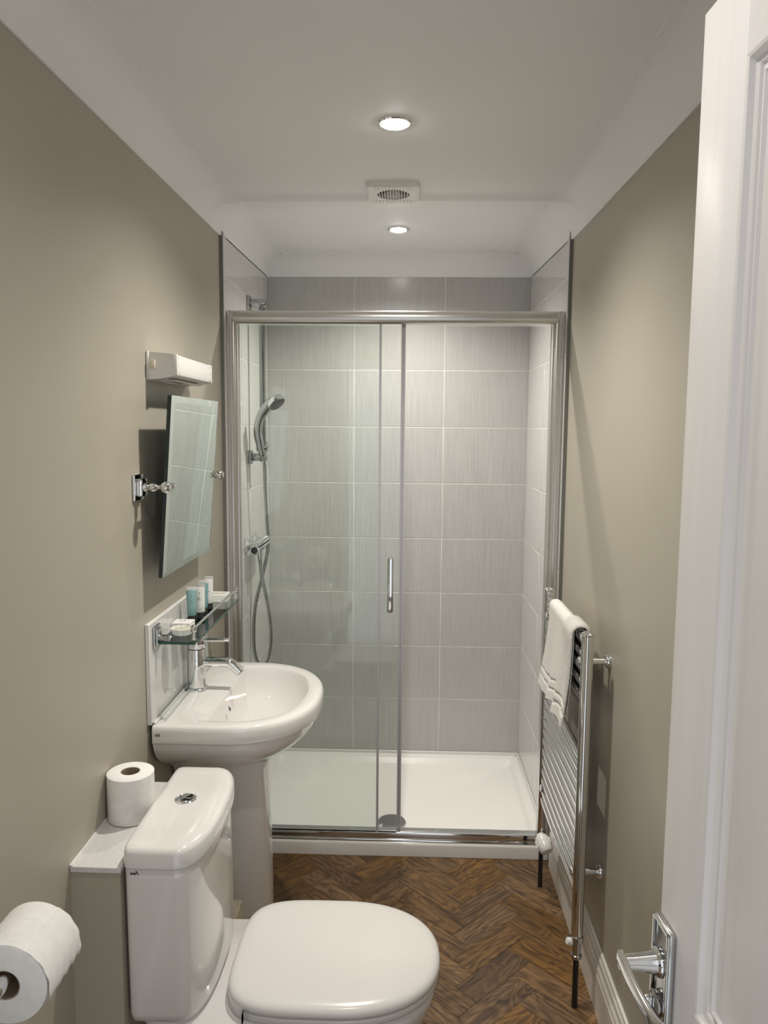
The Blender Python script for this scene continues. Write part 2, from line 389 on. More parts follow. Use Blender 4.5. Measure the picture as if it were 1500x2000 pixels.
for k in range(-5, 6):
    xx = fx+k*.0085; hl = math.sqrt(max(R0**2-(k*.0085)**2, .0003))
    box('slat', xx-.0011, xx+.0011, fy-hl, fy+hl, fz-.0155, fz-.0105, 'plasticw', t)
for k in range(-5, 6):
    xx = fx+k*.0105
    for s in (-1, 1):
        y0 = fy+s*.056
        box('rib', xx-.002, xx+.002, min(y0, fy+s*.084), max(y0, fy+s*.084), fz-.0185, fz-.0155, 'plasticw', t, .0008, 1)

# ------------------------------------------------------------------ shower tray
t = thing('shower_tray', 'wide low white shower tray filling the alcove', 'shower tray', (-.05, 3.1, 0))
tx0, tx1, ty0, ty1 = XTL+.001, XTR-.001, 2.702, YB-.001
def rr(x0, x1, y0, y1, r, z, n=8):
    out = []
    for cx, cy, a0 in ((x1-r, y1-r, 0), (x0+r, y1-r, pi/2), (x0+r, y0+r, pi), (x1-r, y0+r, 3*pi/2)):
        for k in range(n+1):
            a = a0+pi/2*k/n; out.append((cx+r*cos(a), cy+r*sin(a), z))
    return out
rim = .0545
rings = [rr(tx0, tx1, ty0, ty1, .002, 0), rr(tx0, tx1, ty0, ty1, .002, .042), rr(tx0+.002, tx1-.002, ty0+.0025, ty1, .003, .050), rr(tx0+.006, tx1-.006, ty0+.008, ty1-.001, .005, rim),
         rr(tx0+.033, tx1-.033, 2.765, ty1-.048, .03, rim), rr(tx0+.038, tx1-.038, 2.771, ty1-.053, .03, rim-.002), rr(tx0+.050, tx1-.050, 2.784, ty1-.066, .03, .036), rr(tx0+.060, tx1-.060, 2.796, ty1-.078, .03, .032),
         rr(-.05-.07, -.05+.07, 2.888-.04, 2.888+.07, .04, .028)]
v, f = loftg(rings); obj('basin_floor', v, f, 'tray', t, True, 50)
lathe('waste_cover', (-.0507, 2.888, .0285), (0, 0, 1), [(0, .056), (.006, .056), (.010, .052), (.0115, .03), (.012, .002)], 'chrome_d', t, 40)
lathe('waste_knob', (-.09, 2.848, .036), (0, 0, 1), [(0, .007), (.008, .007), (.011, .003)], 'chrome', t, 16)
box('seal_strip', XTL, XTR, YB-.007, YB, .054, .0665, 'gloss', t, .002, 1)
box('seal_strip', XTL, XTL+.007, 2.77, YB, .054, .0665, 'gloss', t, .002, 1)
box('seal_strip', XTR-.007, XTR, 2.77, YB, .054, .0665, 'gloss', t, .002, 1)

# ------------------------------------------------------------------ shower enclosure
t = thing('shower_enclosure', 'chrome framed glass shower enclosure with sliding door slid open', 'shower screen', (-.05, 2.735, rim))
ZT0, ZT1 = 1.927, 1.972
for s, xa, xb in ((1, XTL, -.598), (-1, .487, XTR)):
    xs0, xs1 = (xa, xb)
    # stepped post: wall channel and narrower inner profile
    w_ = xs1-xs0
    if s > 0: parts = [boxg(xa+.0005, xa+.020, 2.712, 2.758, .0555, ZT1, .002), boxg(xa+.018, xb-.010, 2.708, 2.762, .0555, ZT1, .006, 3), boxg(xb-.012, xb, 2.716, 2.750, .0555, ZT0+.002, .003)]
    else: parts = [boxg(xb-.020, xb-.0005, 2.712, 2.758, .0555, ZT1, .002), boxg(xa+.010, xb-.018, 2.708, 2.762, .0555, ZT1, .006, 3), boxg(xa, xa+.012, 2.716, 2.750, .0555, ZT0+.002, .003)]
    g = join(*parts); obj('post', g[0], g[1], 'alu', t, True, 35)
# head rail: rounded nose profile
def extr_x(name, prof, x0, x1, material, par):
    v, f = loftg([[(x, y, z) for y, z in prof] for x in (x0, x1)]); return obj(name, v, f, material, par, True, 35)
nose = [(2.762, ZT0), (2.762, ZT1)]+[(2.718-.016*sin(a), (ZT0+ZT1)/2+.0225*cos(a)) for a in [pi*k/12 for k in range(13)]]
extr_x('head_rail', nose, -.612, .501, 'alu', t)
sill = [(2.762, .0555), (2.762, .080), (2.750, .0862), (2.7185, .0862), (2.7145, .0845), (2.7128, .081), (2.7128, .0615), (2.7105, .0605), (2.7075, .0600), (2.7060, .0575), (2.7060, .0555)]
extr_x('sill_rail', sill, -.600, .489, 'chrome', t)
gf = box('fixed_glass', -.599, -.104, 2.7165, 2.7225, .0835, 1.930, 'glass', t)
box('edge_seal', -.1060, -.0975, 2.7155, 2.7235, .0865, 1.9265, 'seal', gf)
gd = box('sliding_glass', -.592, -.0255, 2.7395, 2.7455, .0875, 1.9265, 'glass', t)
g = join(boxg(-.0300, -.0235, 2.737, 2.748, .0885, 1.9265, .001, 1), boxg(-.0215, -.0150, 2.735, 2.750, .0885, 1.9265, .001, 1), boxg(-.0245, -.0205, 2.741, 2.744, .0885, 1.9265))
obj('magnet_seal', g[0], g[1], 'seal', gd, True, 35)
g = tubeg([(-.060, 2.7285, z) for z in (.911, .915, 1.0, 1.105, 1.109)], 1, sect=[(a*.011, b2*.0065) for a, b2 in [(cos(2*pi*k/16), sin(2*pi*k/16)) for k in range(16)]])
hd = boxg(-.071, -.050, 2.722, 2.7315, .911, 1.109, .004, 3)
obj('pull_handle', hd[0], hd[1], 'chrome', gd, True, 40)
for z in (.935, 1.085): cyl('handle_stud', (-.060, 2.731, z), (-.060, 2.7395, z), .005, 'chrome', gd, 12)

# ------------------------------------------------------------------ shower rail, handset, hose
RX, RY = -.5805, 3.075
t = thing('shower_rail', 'chrome shower riser rail with hand shower on the left tiled wall', 'shower', (RX, RY, 1.44))
cyl('riser_pipe', (RX, RY, 1.435), (RX, RY, 2.045), .012, 'chrome_refl', t, 20)
for z, n in ((2.052, 'wall_bracket'), (1.452, 'wall_bracket')):
    g = join(boxg(XTL+.0004, XTL+.011, RY-.024, RY+.024, z-.028, z+.028, .003), cylg((XTL+.008, RY, z), (RX+.016, RY, z), .0165, 24, .004))
    obj(n, g[0], g[1], 'chrome_d', t, True, 40)
g = join(cylg((RX, RY, 1.472), (RX, RY, 1.502), .0175, 24, .003), cylg((RX-.02, RY-.03, 1.494), (RX+.024, RY-.03, 1.494), .019, 24, .004), boxg(RX-.008, RY*0+RX+.012, RY-.03, RY, 1.482, 1.504, .003))
obj('slider', g[0], g[1], 'chrome_d', t, True, 40)
hp = spline([(RX+.006, RY-.045, 1.462), (RX-.002, RY-.05, 1.50), (RX-.010, RY-.055, 1.55), (RX-.002, RY-.06, 1.60), (RX+.022, RY-.063, 1.640), (RX+.050, RY-.065, 1.668)], 7)
nr = len(hp)
hs = tube('handset', hp, [.011+.006*min(1, i/(nr*.3))+.005*max(0, (i/nr-.6)/.4) for i in range(nr)], 'chrome_d', t, 18)
fn = Vector((.62, -.28, -.73)).normalized(); hc = Vector((RX+.064, RY-.068, 1.668))
lathe('spray_head', hc-fn*.022, fn, [(0, .012), (.006, .024), (.014, .034), (.022, .037), (.030, .0365)], 'chrome', hs, 32)
lathe('spray_face', hc+fn*.008, fn, [(0, .0345), (.005, .033), (.008, .026), (.0085, .002)], 'spray', hs, 32)
hose = spline([(RX+.008, RY-.045, 1.4605), (RX+.012, RY-.035, 1.41), (RX+.011, RY-.02, 1.31), (RX+.012, RY+.005, 1.18), (RX+.014, RY+.012, 1.09), (RX-.004, RY+.008, .99), (RX-.035, RY+.0, .86), (RX-.0435, RY-.01, .74), (RX-.036, RY-.015, .64), (RX-.008, RY-.018, .598), (RX+.020, RY-.02, .64), (RX+.030, RY-.02, .74), (RX+.016, RY-.018, .86), (RX-.006, RY-.016, .97), (RX-.014, RY-.014, 1.045)], 14)
rr_ = [.0068+.0011*(i % 2) for i in range(len(hose))]

t = thing('shower_mixer', 'chrome lever shower mixer valve with looping hose on left tiled wall', 'shower valve', (-.60, 3.06, 1.05))
for y in (2.99, 3.14):
    lathe('wall_flange', (XTL+.0005, y, 1.108), (1, 0, 0), [(0, .030), (.006, .030), (.014, .022), (.017, .014), (.036, .013)], 'chrome', t, 28)
lathe('body', (-.598, 2.965, 1.092), (0, 1, 0), [(0, .012), (.001, .017), (.004, .019), (.012, .0195), (.195, .0195), (.2, .015)], 'chrome', t, 28)
lathe('end_cap', (-.598, 2.9655, 1.092), (0, -1, 0), [(0, .014), (.002, .013), (.0025, .009), (.001, .008), (.001, .001)], 'dark', t, 24)
g = tubeg([(-.605, 3.02, 1.098), (-.588, 3.02, 1.108), (-.565, 3.02, 1.124), (-.549, 3.02, 1.134)], [.019, .0195, .018, .014], 18)
obj('lever', g[0], g[1], 'chrome', t, True, 50)
lathe('outlet', (-.594, 3.058, 1.078), (0, 0, -1), [(0, .012), (.022, .012), (.024, .010), (.036, .0095)], 'chrome', t, 20)
tube('hose', hose, rr_, 'chrome_d', t, 12, 80)

# ------------------------------------------------------------------ basin
BY = 2.124
def Dring(xf, b, z, xb=XTL+.0008, cx=-.47, nf=2.25, n=28):
    out = [(xb, BY-b+2*b*k/8, z) for k in range(8, 0, -1)]
    out += [(xb+(cx-xb)*k/5, BY-b, z) for k in range(5)]
    for k in range(n+1):
        t_ = -pi/2+pi*k/n; out.append((cx+(xf-cx)*sg(cos(t_), 2/nf), BY+b*sg(sin(t_), 2/nf), z))
    out += [(xb+(cx-xb)*k/5, BY+b, z) for k in range(4, 0, -1)]
    return out
t = thing('pedestal_basin', 'white ceramic pedestal wash basin under the mirror', 'basin', (-.48, BY, 0))
XF, BB, ZR = -.237, .276, .823
def sc(su, sy, z): return Dring(XTL+(XF-XTL)*su, BB*sy, z, cx=XTL+(-.47-XTL)*su)
rings = [sc(.60, .33, .60), sc(.64, .38, .64), sc(.74, .56, .672), sc(.86, .79, .705), sc(.93, .915, .735), sc(.965, .965, .758), sc(.978, .980, .772), sc(.985, .985, .776), sc(.998, .996, .777), sc(1, 1, .781), sc(1.0, 1.0, .808),
         sc(.993, .994, .8165), sc(.978, .983, .8215), sc(.955, .966, ZR)]
def bowl(s, z, dx=0): 
    return Dring(-.281+dx-(1-s)*.10, .228*s, z, xb=-.506+dx+(1-s)*.055, cx=-.45+(1-s)*.02, nf=2.25)
rings += [bowl(1.02, ZR), bowl(1.0, .8215), bowl(.978, .815), bowl(.95, .80), bowl(.90, .775), bowl(.80, .745), bowl(.62, .718), bowl(.36, .702), bowl(.12, .698)]
v, f = loftg(rings); bs = obj('bowl', v, f, 'china', t, True, 60)
lathe('waste', (-.405, BY, .6975), (0, 0, 1), [(0, .024), (.003, .022), (.0035, .002)], 'chrome', bs, 24)
lathe('overflow', (-.490, 2.06, .792), (1, 0, .35), [(0, .010), (.0015, .010), (.002, .006)], 'chrome', bs, 16)
lathe('overflow_hole', (-.4882, 2.06, .7926), (1, 0, .35), [(0, .0055), (.0006, .0055)], 'dark', bs, 16)
# maker's mark on the flank
g = join(*[boxg(-.6275+i*.0042, -.6275+i*.0042+.0032, BY-BB-.0006, BY-BB+.001, .7965, .803+(.0008 if i == 2 else 0)) for i in range(3)])
obj('mark', g[0], g[1], 'grey', bs)
def ped(xf, b, z): return Dring(xf, b, z, xb=-.615, cx=-.50, nf=2.6)
rings = [ped(-.372, .118, 0), ped(-.374, .117, .02), ped(-.381, .108, .06), ped(-.385, .100, .15), ped(-.386, .096, .32), ped(-.391, .094, .48), ped(-.394, .096, .60), ped(-.388, .112, .65), ped(-.40, .10, .662)]
v, f = loftg(rings); obj('pedestal', v, f, 'china', t, True, 60)

# ------------------------------------------------------------------ basin tap
TX, TY = -.5985, 2.13
t = thing('basin_tap', 'chrome single lever mixer tap standing on the wash basin', 'tap', (TX, TY, ZR))
lathe('base_ring', (TX, TY, ZR+.0003), (0, 0, 1), [(0, .032), (.005, .032), (.008, .029), (.008, .026)], 'chrome', t, 32)
cyl('body', (TX, TY, ZR+.006), (TX, TY, .944), .0265, 'chrome', t, 36, .001)
cyl('cap', (TX, TY, .9455), (TX, TY, .982), .0268, 'chrome', t, 36, .002)
sp = spline([(TX+.012, TY, .903), (TX+.05, TY, .904), (TX+.084, TY, .904), (TX+.098, TY, .900), (TX+.116, TY, .884), (TX+.124, TY, .876)], 6)
v, f = tubeg(sp, .0145, 20); spo = obj('spout', v, f, 'chrome', t, True, 60)
cyl('aerator', sp[-1], sp[-1]+(sp[-1]-sp[-2]).normalized()*.004, .0115, 'chrome_d', spo, 20)
cyl('lever', (TX+.02, TY, .967), (TX+.095, TY, .969), .0055, 'chrome', t, 14, .002)

# splashback of two pale tiles
t = thing('splashback', 'pale tiled splashback strip on the wall above the wash basin', 'splashback', (XL, 2.12, .825))
box('tile', XL+.0005, XTL+.001, 1.8515, 2.2515, .8265, 1.077, 'tilew', t, .001, 1)
box('tile', XL+.0005, XTL+.001, 2.2535, 2.401, .8265, 1.077, 'tilew', t, .001, 1)
box('edge_trim', XL+.0005, XTL+.0015, 1.845, 1.8505, .8265, 1.083, 'gloss', t, .001, 1)
box('edge_trim', XL+.0005, XTL+.0015, 1.8505, 2.402, 1.078, 1.083, 'gloss', t, .001, 1)
box('sealant', XTL, XTL+.008, 1.86, 2.39, .823, .830, 'gloss', t, .002, 1)

# ------------------------------------------------------------------ glass shelf
t = thing('glass_shelf', 'glass toiletry shelf with chrome gallery rail above the basin tap', 'shelf', (-.59, 2.14, 1.022))
SH0, SH1, SZ = 1.888, 2.398, 1.030
gs = box('shelf_glass', -.626, -.534, SH0, SH1, SZ-.007, SZ, 'glass_shelf', t)
box('near_edge', -.626, -.534, SH0-.0008, SH0, SZ-.007, SZ, 'glass_edge', gs)
box('front_edge', -.534, -.5335, SH0, SH1, SZ-.007, SZ, 'glass_edge', gs)
for y in (1.893, 2.386):
    g = join(boxg(XTL+.0012, XTL+.007, y-.024, y+.024, 1.012, 1.072, .003), boxg(XTL+.005, XTL+.012, y-.017, y+.017, 1.020, 1.064, .003), cylg((XTL+.010, y, 1.040), (XTL+.042, y, 1.036), .0085, 18, .002))
    obj('bracket', g[0], g[1], 'chrome_d', t, True, 40)
for y in (1.905, 2.385):
    lathe('rail_post', (-.541, y, SZ+.0002), (0, 0, 1), [(0, .006), (.003, .006), (.006, .004), (.020, .004), (.024, .0075), (.030, .0085), (.036, .0075), (.040, .003)], 'chrome', t, 18)
cyl('gallery_rail', (-.541, 1.897, 1.060), (-.541, 2.395, 1.060), .0038, 'chrome', t, 12)

# things on the shelf
def tube_bottle(x, y, body, label, ang):
    t = thing('toiletry_tube', label, 'toiletry tube', (x, y, SZ), 'miniature toiletry tubes on the glass shelf')
    lathe('cap', (x, y, SZ+.0005), (0, 0, 1), [(0, .0115), (.001, .012), (.015, .012), (.016, .011)], 'dark', t, 20)
    rings = []
    for z, a, b2 in ((.0165, .0115, .0115), (.018, .0128, .0128), (.04, .0132, .0122), (.065, .0138, .0085), (.085, .0144, .0035), (.088, .0146, .0012), (.097, .0146, .0010)):
        rings.append([(x+a*cos(q)*cos(ang)-b2*sin(q)*sin(ang), y+a*cos(q)*sin(ang)+b2*sin(q)*cos(ang), SZ+z) for q in [2*pi*k/24 for k in range(24)]])
    v, f = loftg(rings[:-1]); bd = obj('body', v, f, body, t, True, 50)
    v, f = loftg([rings[-2], rings[-1]]); obj('crimp', v, f, 'paper', bd, True, 50)
    n = Vector((sin(ang), -cos(ang), 0)); e = Vector((cos(ang), sin(ang), 0)); p = Vector((x, y, SZ+.060))+n*.0105
    gs_ = []
    for k, (dx, dz, hh) in enumerate(((-.003, 0, .016), (.0005, .004, .02), (.004, -.002, .013))):
        c = p+e*dx; q = n*.0012
        w_ = e*.0011; a0 = c-Vector((0, 0, hh/2-dz)); a1 = c+Vector((0, 0, hh/2+dz))-n*.004
        gs_.append(([a0-w_, a0+w_, a1+w_, a1-w_, a0-w_-q, a0+w_-q, a1+w_-q, a1-w_-q], [[0, 1, 2, 3], [7, 6, 5, 4], [0, 4, 5, 1], [1, 5, 6, 2], [2, 6, 7, 3], [3, 7, 4, 0]]))
    g = join(*gs_); obj('leaf_print', g[0], g[1], 'led_green', bd)
tube_bottle(-.601, 2.100, 'teal', 'teal toiletry tube nearest the camera on the glass shelf', .15)
tube_bottle(-.588, 2.142, 'paper', 'white toiletry tube between the two teal tubes on the shelf', -.2)
tube_bottle(-.594, 2.196, 'teal', 'teal toiletry tube standing behind the first white tube', .1)
tube_bottle(-.594, 2.256, 'paper', 'white toiletry tube farthest back in the row on the shelf', -.1)
t = thing('soap_box', 'small white cardboard soap box on the near end of the shelf', 'box', (-.61, 2.036, SZ), 'soap boxes on the glass shelf')
cbx = box('carton', -.6325, -.582, 2.014, 2.062, SZ+.0003, SZ+.015, 'paper', t, .001, 1)
g = join(boxg(-.620, -.6165, 2.042, 2.049, SZ+.0149, SZ+.0153), boxg(-.612, -.6095, 2.041, 2.048, SZ+.0149, SZ+.0153), boxg(-.606, -.6035, 2.040, 2.048, SZ+.0149, SZ+.0153))
obj('print', g[0], g[1], 'grey', cbx)
t = thing('soap_carton', 'white soap box with pale green print at the far shelf end', 'box', (-.592, 2.385, SZ), 'soap boxes on the glass shelf')
cbx = box('carton', -.620, -.560, 2.335, 2.392, SZ+.0003, SZ+.022, 'paper', t, .001, 1)
g = join(boxg(-.612, -.568, 2.352, 2.372, SZ+.0219, SZ+.0223)); obj('print', g[0], g[1], 'soap', cbx)
t = thing('soap_cup', 'round white pleated paper cup holding a pale soap on the shelf', 'soap', (-.588, 1.962, SZ))
n = 60; rings = []
for z, r, w_ in ((.0003, .022, 0), (.001, .0235, .0006), (.012, .0275, .0015), (.017, .0295, .002), (.0172, .0285, .002), (.012, .0262, .0012), (.006, .0245, .0005), (.005, .002, 0)):
    rings.append([(-.588+(r+w_*cos(12*2*pi*k/n))*cos(2*pi*k/n), 1.962+(r+w_*cos(12*2*pi*k/n))*sin(2*pi*k/n), SZ+z) for k in range(n)])
v, f = loftg(rings); obj('paper_cup', v, f, 'paper', t, True, 60)
lathe('soap_bar', (-.588, 1.962, SZ+.0055), (0, 0, 1), [(0, .0215), (.002, .023), (.007, .0225), (.009, .018), (.0095, .002)], 'soap', t, 32)

# ------------------------------------------------------------------ mirror and shaver light
MY0, MY1, MZ0, MZ1 = 1.850, 2.305, 1.200, 1.645
mxb = lambda z, off=0: -.5975+.0325*(z-MZ0)/(MZ1-MZ0)+off
t = thing('tilting_mirror', 'rectangular wall mirror with slanted edges, tilting on chrome brackets', 'mirror', (-.60, 2.08, MZ0))
bv = .017
def mring(ins, off): return [(mxb(z, off), y, z) for y, z in ((MY0+ins, MZ0+ins), (MY1-ins, MZ0+ins), (MY1-ins, MZ1-ins), (MY0+ins, MZ1-ins))]
v, f = loftg([mring(0, -.0030), mring(bv, 0)], False, True); mg = obj('mirror_plate', v, f, 'mirror', t)
v, f = loftg([mring(0, -.0032), mring(0, -.0120), mring(.004, -.0145)], True, True); obj('backing', v, f, 'mirror_edge', mg)
PZ = 1.426
for y, ky in ((1.815, MY0), (2.340, MY1)):
    s = 1 if ky == MY0 else -1
    g = join(boxg(XL+.0004, XL+.007, y-.031, y+.031, PZ-.031, PZ+.031, .002), boxg(XL+.006, XL+.020, y-.022, y+.022, PZ-.022, PZ+.022, .005))
    br = obj('bracket', g[0], g[1], 'chrome', t, True, 40)
    lathe('arm', (XL+.019, y, PZ), (1, 0, 0), [(0, .011), (.006, .009), (.010, .006), (.016, .010), (.022, .011), (.028, .008), (.032, .005), (.038, .006), (.043, .012), (.050, .0155), (.057, .0145), (.063, .009), (.0645, .002)], 'chrome', br, 24)
    px = mxb(PZ)
    cyl('pivot', (px-.006, y, PZ), (px-.006, ky+s*.012, PZ), .005, 'chrome', br, 14)
    lathe('clamp_knob', (px+.0005, ky+s*.014, PZ), (1, 0, 0), [(0, .006), (.003, .008), (.007, .009), (.011, .006), (.0125, .001)], 'chrome', t, 20)
t = thing('shaver_light', 'white shaver light box mounted on the wall above the mirror', 'wall light', (-.61, 2.07, 1.69))
box('back_plate', XL+.0004, XL+.008, 1.900, 2.238, 1.684, 1.754, 'plasticw', t, .002, 1)
rings = []
for y in (1.902, 2.236):
    rings.append([(x, y, z) for x, z in ((XL+.008, 1.686), (XL+.030, 1.686), (XL+.066, 1.693), (XL+.0745, 1.697), (XL+.077, 1.704), (XL+.077, 1.738), (XL+.0745, 1.745), (XL+.066, 1.7475), (XL+.008, 1.752))])
v, f = loftg(rings); dv = obj('housing', v, f, 'plasticw', t, True, 35)
for y0, y1 in ((1.9005, 1.9145), (2.2255, 2.2385)):
    box('end_band', XL+.066, XL+.0785, y0, y1, 1.6945, 1.7465, 'plasticw', dv, .003, 2)
for y in (1.9165, 2.2235):
    for z in (1.700, 1.720, 1.738): box('vent_slot', XL+.0768, XL+.0774, y-.001, y+.001, z-.003, z+.003, 'dark', dv)
box('switch', XL+.012, XL+.024, 1.8955, 1.9025, 1.712, 1.732, 'cream', t, .0015, 2)
box('socket_lid', XL+.018, XL+.058, 1.95, 2.20, 1.6845, 1.6875, 'plasticw', dv, .001, 1)

# ------------------------------------------------------------------ toilet
TYc = 1.578
t = thing('toilet', 'white close coupled toilet with closed lid and low cistern', 'toilet', (-.2, TYc, 0))
rings = [egg(-.22, TYc, 0, .14, .24, .105, 2.4, 5), egg(-.22, TYc, .03, .135, .24, .100, 2.4, 5), egg(-.21, TYc, .14, .16, .25, .105, 2.3, 5), egg(-.19, TYc, .24, .20, .30, .128, 2.2, 5), egg(-.17, TYc, .32, .228, .35, .156, 2.2, 6), egg(-.155, TYc, .365, .226, .385, .172, 2.25, 7), egg(-.153, TYc, .380, .222, .388, .172, 2.25, 7), egg(-.153, TYc, .386, .214, .384, .166, 2.25, 7)]
v, f = loftg(rings); pan = obj('pan', v, f, 'china', t, True, 60)
def cis(b_, z, af, ins=0): return egg(-.452+0, TYc, z, af-ins, .093-ins*.3, b_-ins, 2.6, 16, 80)
rings = [cis(.176, .387, .060, .012), cis(.176, .392, .062, .004), cis(.177, .41, .062), cis(.180, .55, .060), cis(.183, .70, .058), cis(.183, .716, .058), cis(.182, .7195, .057, .004), cis(.182, .7265, .057, .012)]
v, f = loftg(rings); ct = obj('cistern', v, f, 'china', t, True, 60)
rings = [cis(.187, .7272, .064, .010), cis(.188, .7225, .065, .003), cis(.189, .7240, .066), cis(.189, .752, .066), cis(.188, .758, .065, .003), cis(.187, .7615, .064, .008), cis(.186, .763, .062, .016), cis(.186, .7645, .062, .05)]
v, f = loftg(rings); cl = obj('cistern_lid', v, f, 'china', t, True, 60)
fb = lathe('flush_button', (-.476, 1.590, .7635), (0, 0, 1), [(0, .0235), (.003, .0235), (.0045, .021), (.0035, .0195), (.0035, .018), (.006, .017), (.0065, .002)], 'chrome', cl, 32)
v, f = latheg((-.470, 1.594, .770), (0, 0, 1), [(0, .010), (.001, .0095), (.0012, .001)], 20); obj('half_flush', v, f, 'chrome', fb, True, 35)
# maker's mark on the near face of the cistern
yb = TYc-.1832
g = join(boxg(-.529, -.5262, yb-.0010, yb+.002, .7085, .7115), boxg(-.5248, -.5240, yb-.0010, yb+.002, .7080, .7125), boxg(-.5228, -.5185, yb-.0010, yb+.002, .7082, .7116),
         ([(-.5185, yb-.001, .7150), (-.5172, yb-.001, .7158), (-.5128, yb-.001, .7090), (-.5142, yb-.001, .7082), (-.5185, yb+.002, .7150), (-.5172, yb+.002, .7158), (-.5128, yb+.002, .7090), (-.5142, yb+.002, .7082)], [[0, 1, 2, 3], [7, 6, 5, 4], [0, 4, 5, 1], [1, 5, 6, 2], [2, 6, 7, 3], [3, 7, 4, 0]]))
obj('mark', g[0], g[1], 'dark', ct)
SCx = -.145
def st(z, ins=0, af=.226, ab=.223, b_=.183): return egg(SCx, TYc+.007, z, af-ins, ab-ins, b_-ins, 2.25, 4.2, 96)
def seat_ring(z, i0): return st(z, i0)
# seat ring with its opening
hole = lambda z, ins=0: egg(SCx+.01, TYc+.007, z, .165-ins, .150-ins, .118-ins, 2.2, 2.6, 96)
rings = [st(.3885, .010), st(.391, .004), st(.396, .002), st(.404, .002), st(.4065, .005), hole(.4065), hole(.389, .004)]
V, Fc = loftg(rings, False, False); n_ = 96
Fc += [[6*n_+j, 6*n_+(j+1) % n_, (j+1) % n_, j] for j in range(n_)]
obj('seat', V, Fc, 'plasticw', t, True, 50)
rings = [st(.4085, .006), st(.4105, .001), st(.4165), st(.4225, .0015), st(.4275, .005), st(.4315, .012), st(.4340, .024), st(.4355, .045), st(.4370, .09), st(.4376, .16)]
v, f = loftg(rings); sl = obj('seat_lid', v, f, 'plasticw', t, True, 60)
# skirt of the lid at the hinge end
def cutring(z, ins): return [p if p[0] < -.318 else (-.318, p[1], p[2]) for p in st(z, ins)]
rings = [cutring(.3875, .003), cutring(.390, .0005), cutring(.4145, .0002)]
v, f = loftg(rings); obj('hinge_cover', v, f, 'plasticw', sl, True, 50)

# cream pipe casing in the gap between toilet and basin pedestal
struct(box('wall_casing', XL, -.4365, 1.862, 1.955, 0, .2985, 'cream', None, .002, 1))

# ------------------------------------------------------------------ toilet rolls
def roll(name, label, cat, p0, d, Lg, R, rc, flap=None):
    d = Vector(d); base = Vector(p0)
    t = thing(name, label, cat, base)
    prof = [(0, rc), (0, R-.003), (.002, R), (Lg-.002, R), (Lg, R-.003), (Lg, rc)]
    v, f = latheg(p0, d, prof, 56, False, False); n = 56
    f += [[5*n+j, 5*n+(j+1) % n, (j+1) % n, j] for j in range(n)]
    pp = obj('paper', v, f, 'bowlpaper', t, True, 40)
    prof = [(.0008, rc-.0002), (Lg-.0008, rc-.0002), (Lg-.0008, rc-.0018), (.0008, rc-.0018)]
    v, f = latheg(p0, d, prof, 40, False, False); n = 40
    f += [[3*n+j, 3*n+(j+1) % n, (j+1) % n, j] for j in range(n)]
    obj('core', v, f, 'core', t, True, 40)
    return t, pp
roll('spare_toilet_roll', 'full spare toilet roll standing on the tiled ledge', 'toilet roll', (-.5955, 1.588, .7240), (0, 0, 1), .103, .0495, .0205)
RC = Vector((-.5375, .952, .818))
rt_, pp = roll('toilet_roll', 'toilet roll hanging on a wall holder at the lower left', 'toilet roll', RC, (0, 1, 0), .100, .0575, .0215)
# loose torn end of the paper
pts = []
for k in range(22):
    a = math.radians(58-80*k/21); r_ = .0580+.00015*k+(.003*(k/21)**2)
    pts.append((RC.x+r_*cos(a), RC.z+r_*sin(a)))
rings = []
for j in range(15):
    y = RC.y+.001+.098*j/14; row = []
    cut = .94+.05*sin(j*1.9)+.03*sin(j*4.1)
    for k in range(22):
        kk = min(k*cut, 21); i0 = int(kk); fr = kk-i0; i1 = min(i0+1, 21)
        row.append((pts[i0][0]*(1-fr)+pts[i1][0]*fr+.0008*sin(j*2+k), y, pts[i0][1]*(1-fr)+pts[i1][1]*fr))
    rings.append(row+[(p[0]-.0006*(1 if k else 1), p[1], p[2]-.0004) for k, p in reversed(list(enumerate(row)))])
v, f = loftg(rings); obj('loose_sheet', v, f, 'bowlpaper', pp, True, 60)
t = thing('toilet_roll_holder', 'chrome toilet roll holder arm fixed to the left wall', 'roll holder', (XL, .92, .80))
HZ = RC.z+.0065
lathe('wall_rose', (XL+.0004, .915, HZ), (1, 0, 0), [(0, .024), (.006, .024), (.010, .020), (.011, .010)], 'chrome', t, 28)
arm = spline([(XL+.010, .915, HZ), (-.585, .915, HZ), (-.553, .918, HZ), (-.5390, .932, HZ), (-.5375, .96, HZ), (-.5375, 1.0, HZ), (-.5375, 1.056, HZ)], 6)
tube('arm', arm, .0105, 'chrome', t, 18)
lathe('end_knob', (-.5375, 1.054, HZ), (0, 1, 0), [(0, .0105), (.003, .0125), (.008, .0135), (.011, .011), (.012, .002)], 'chrome', t, 24)

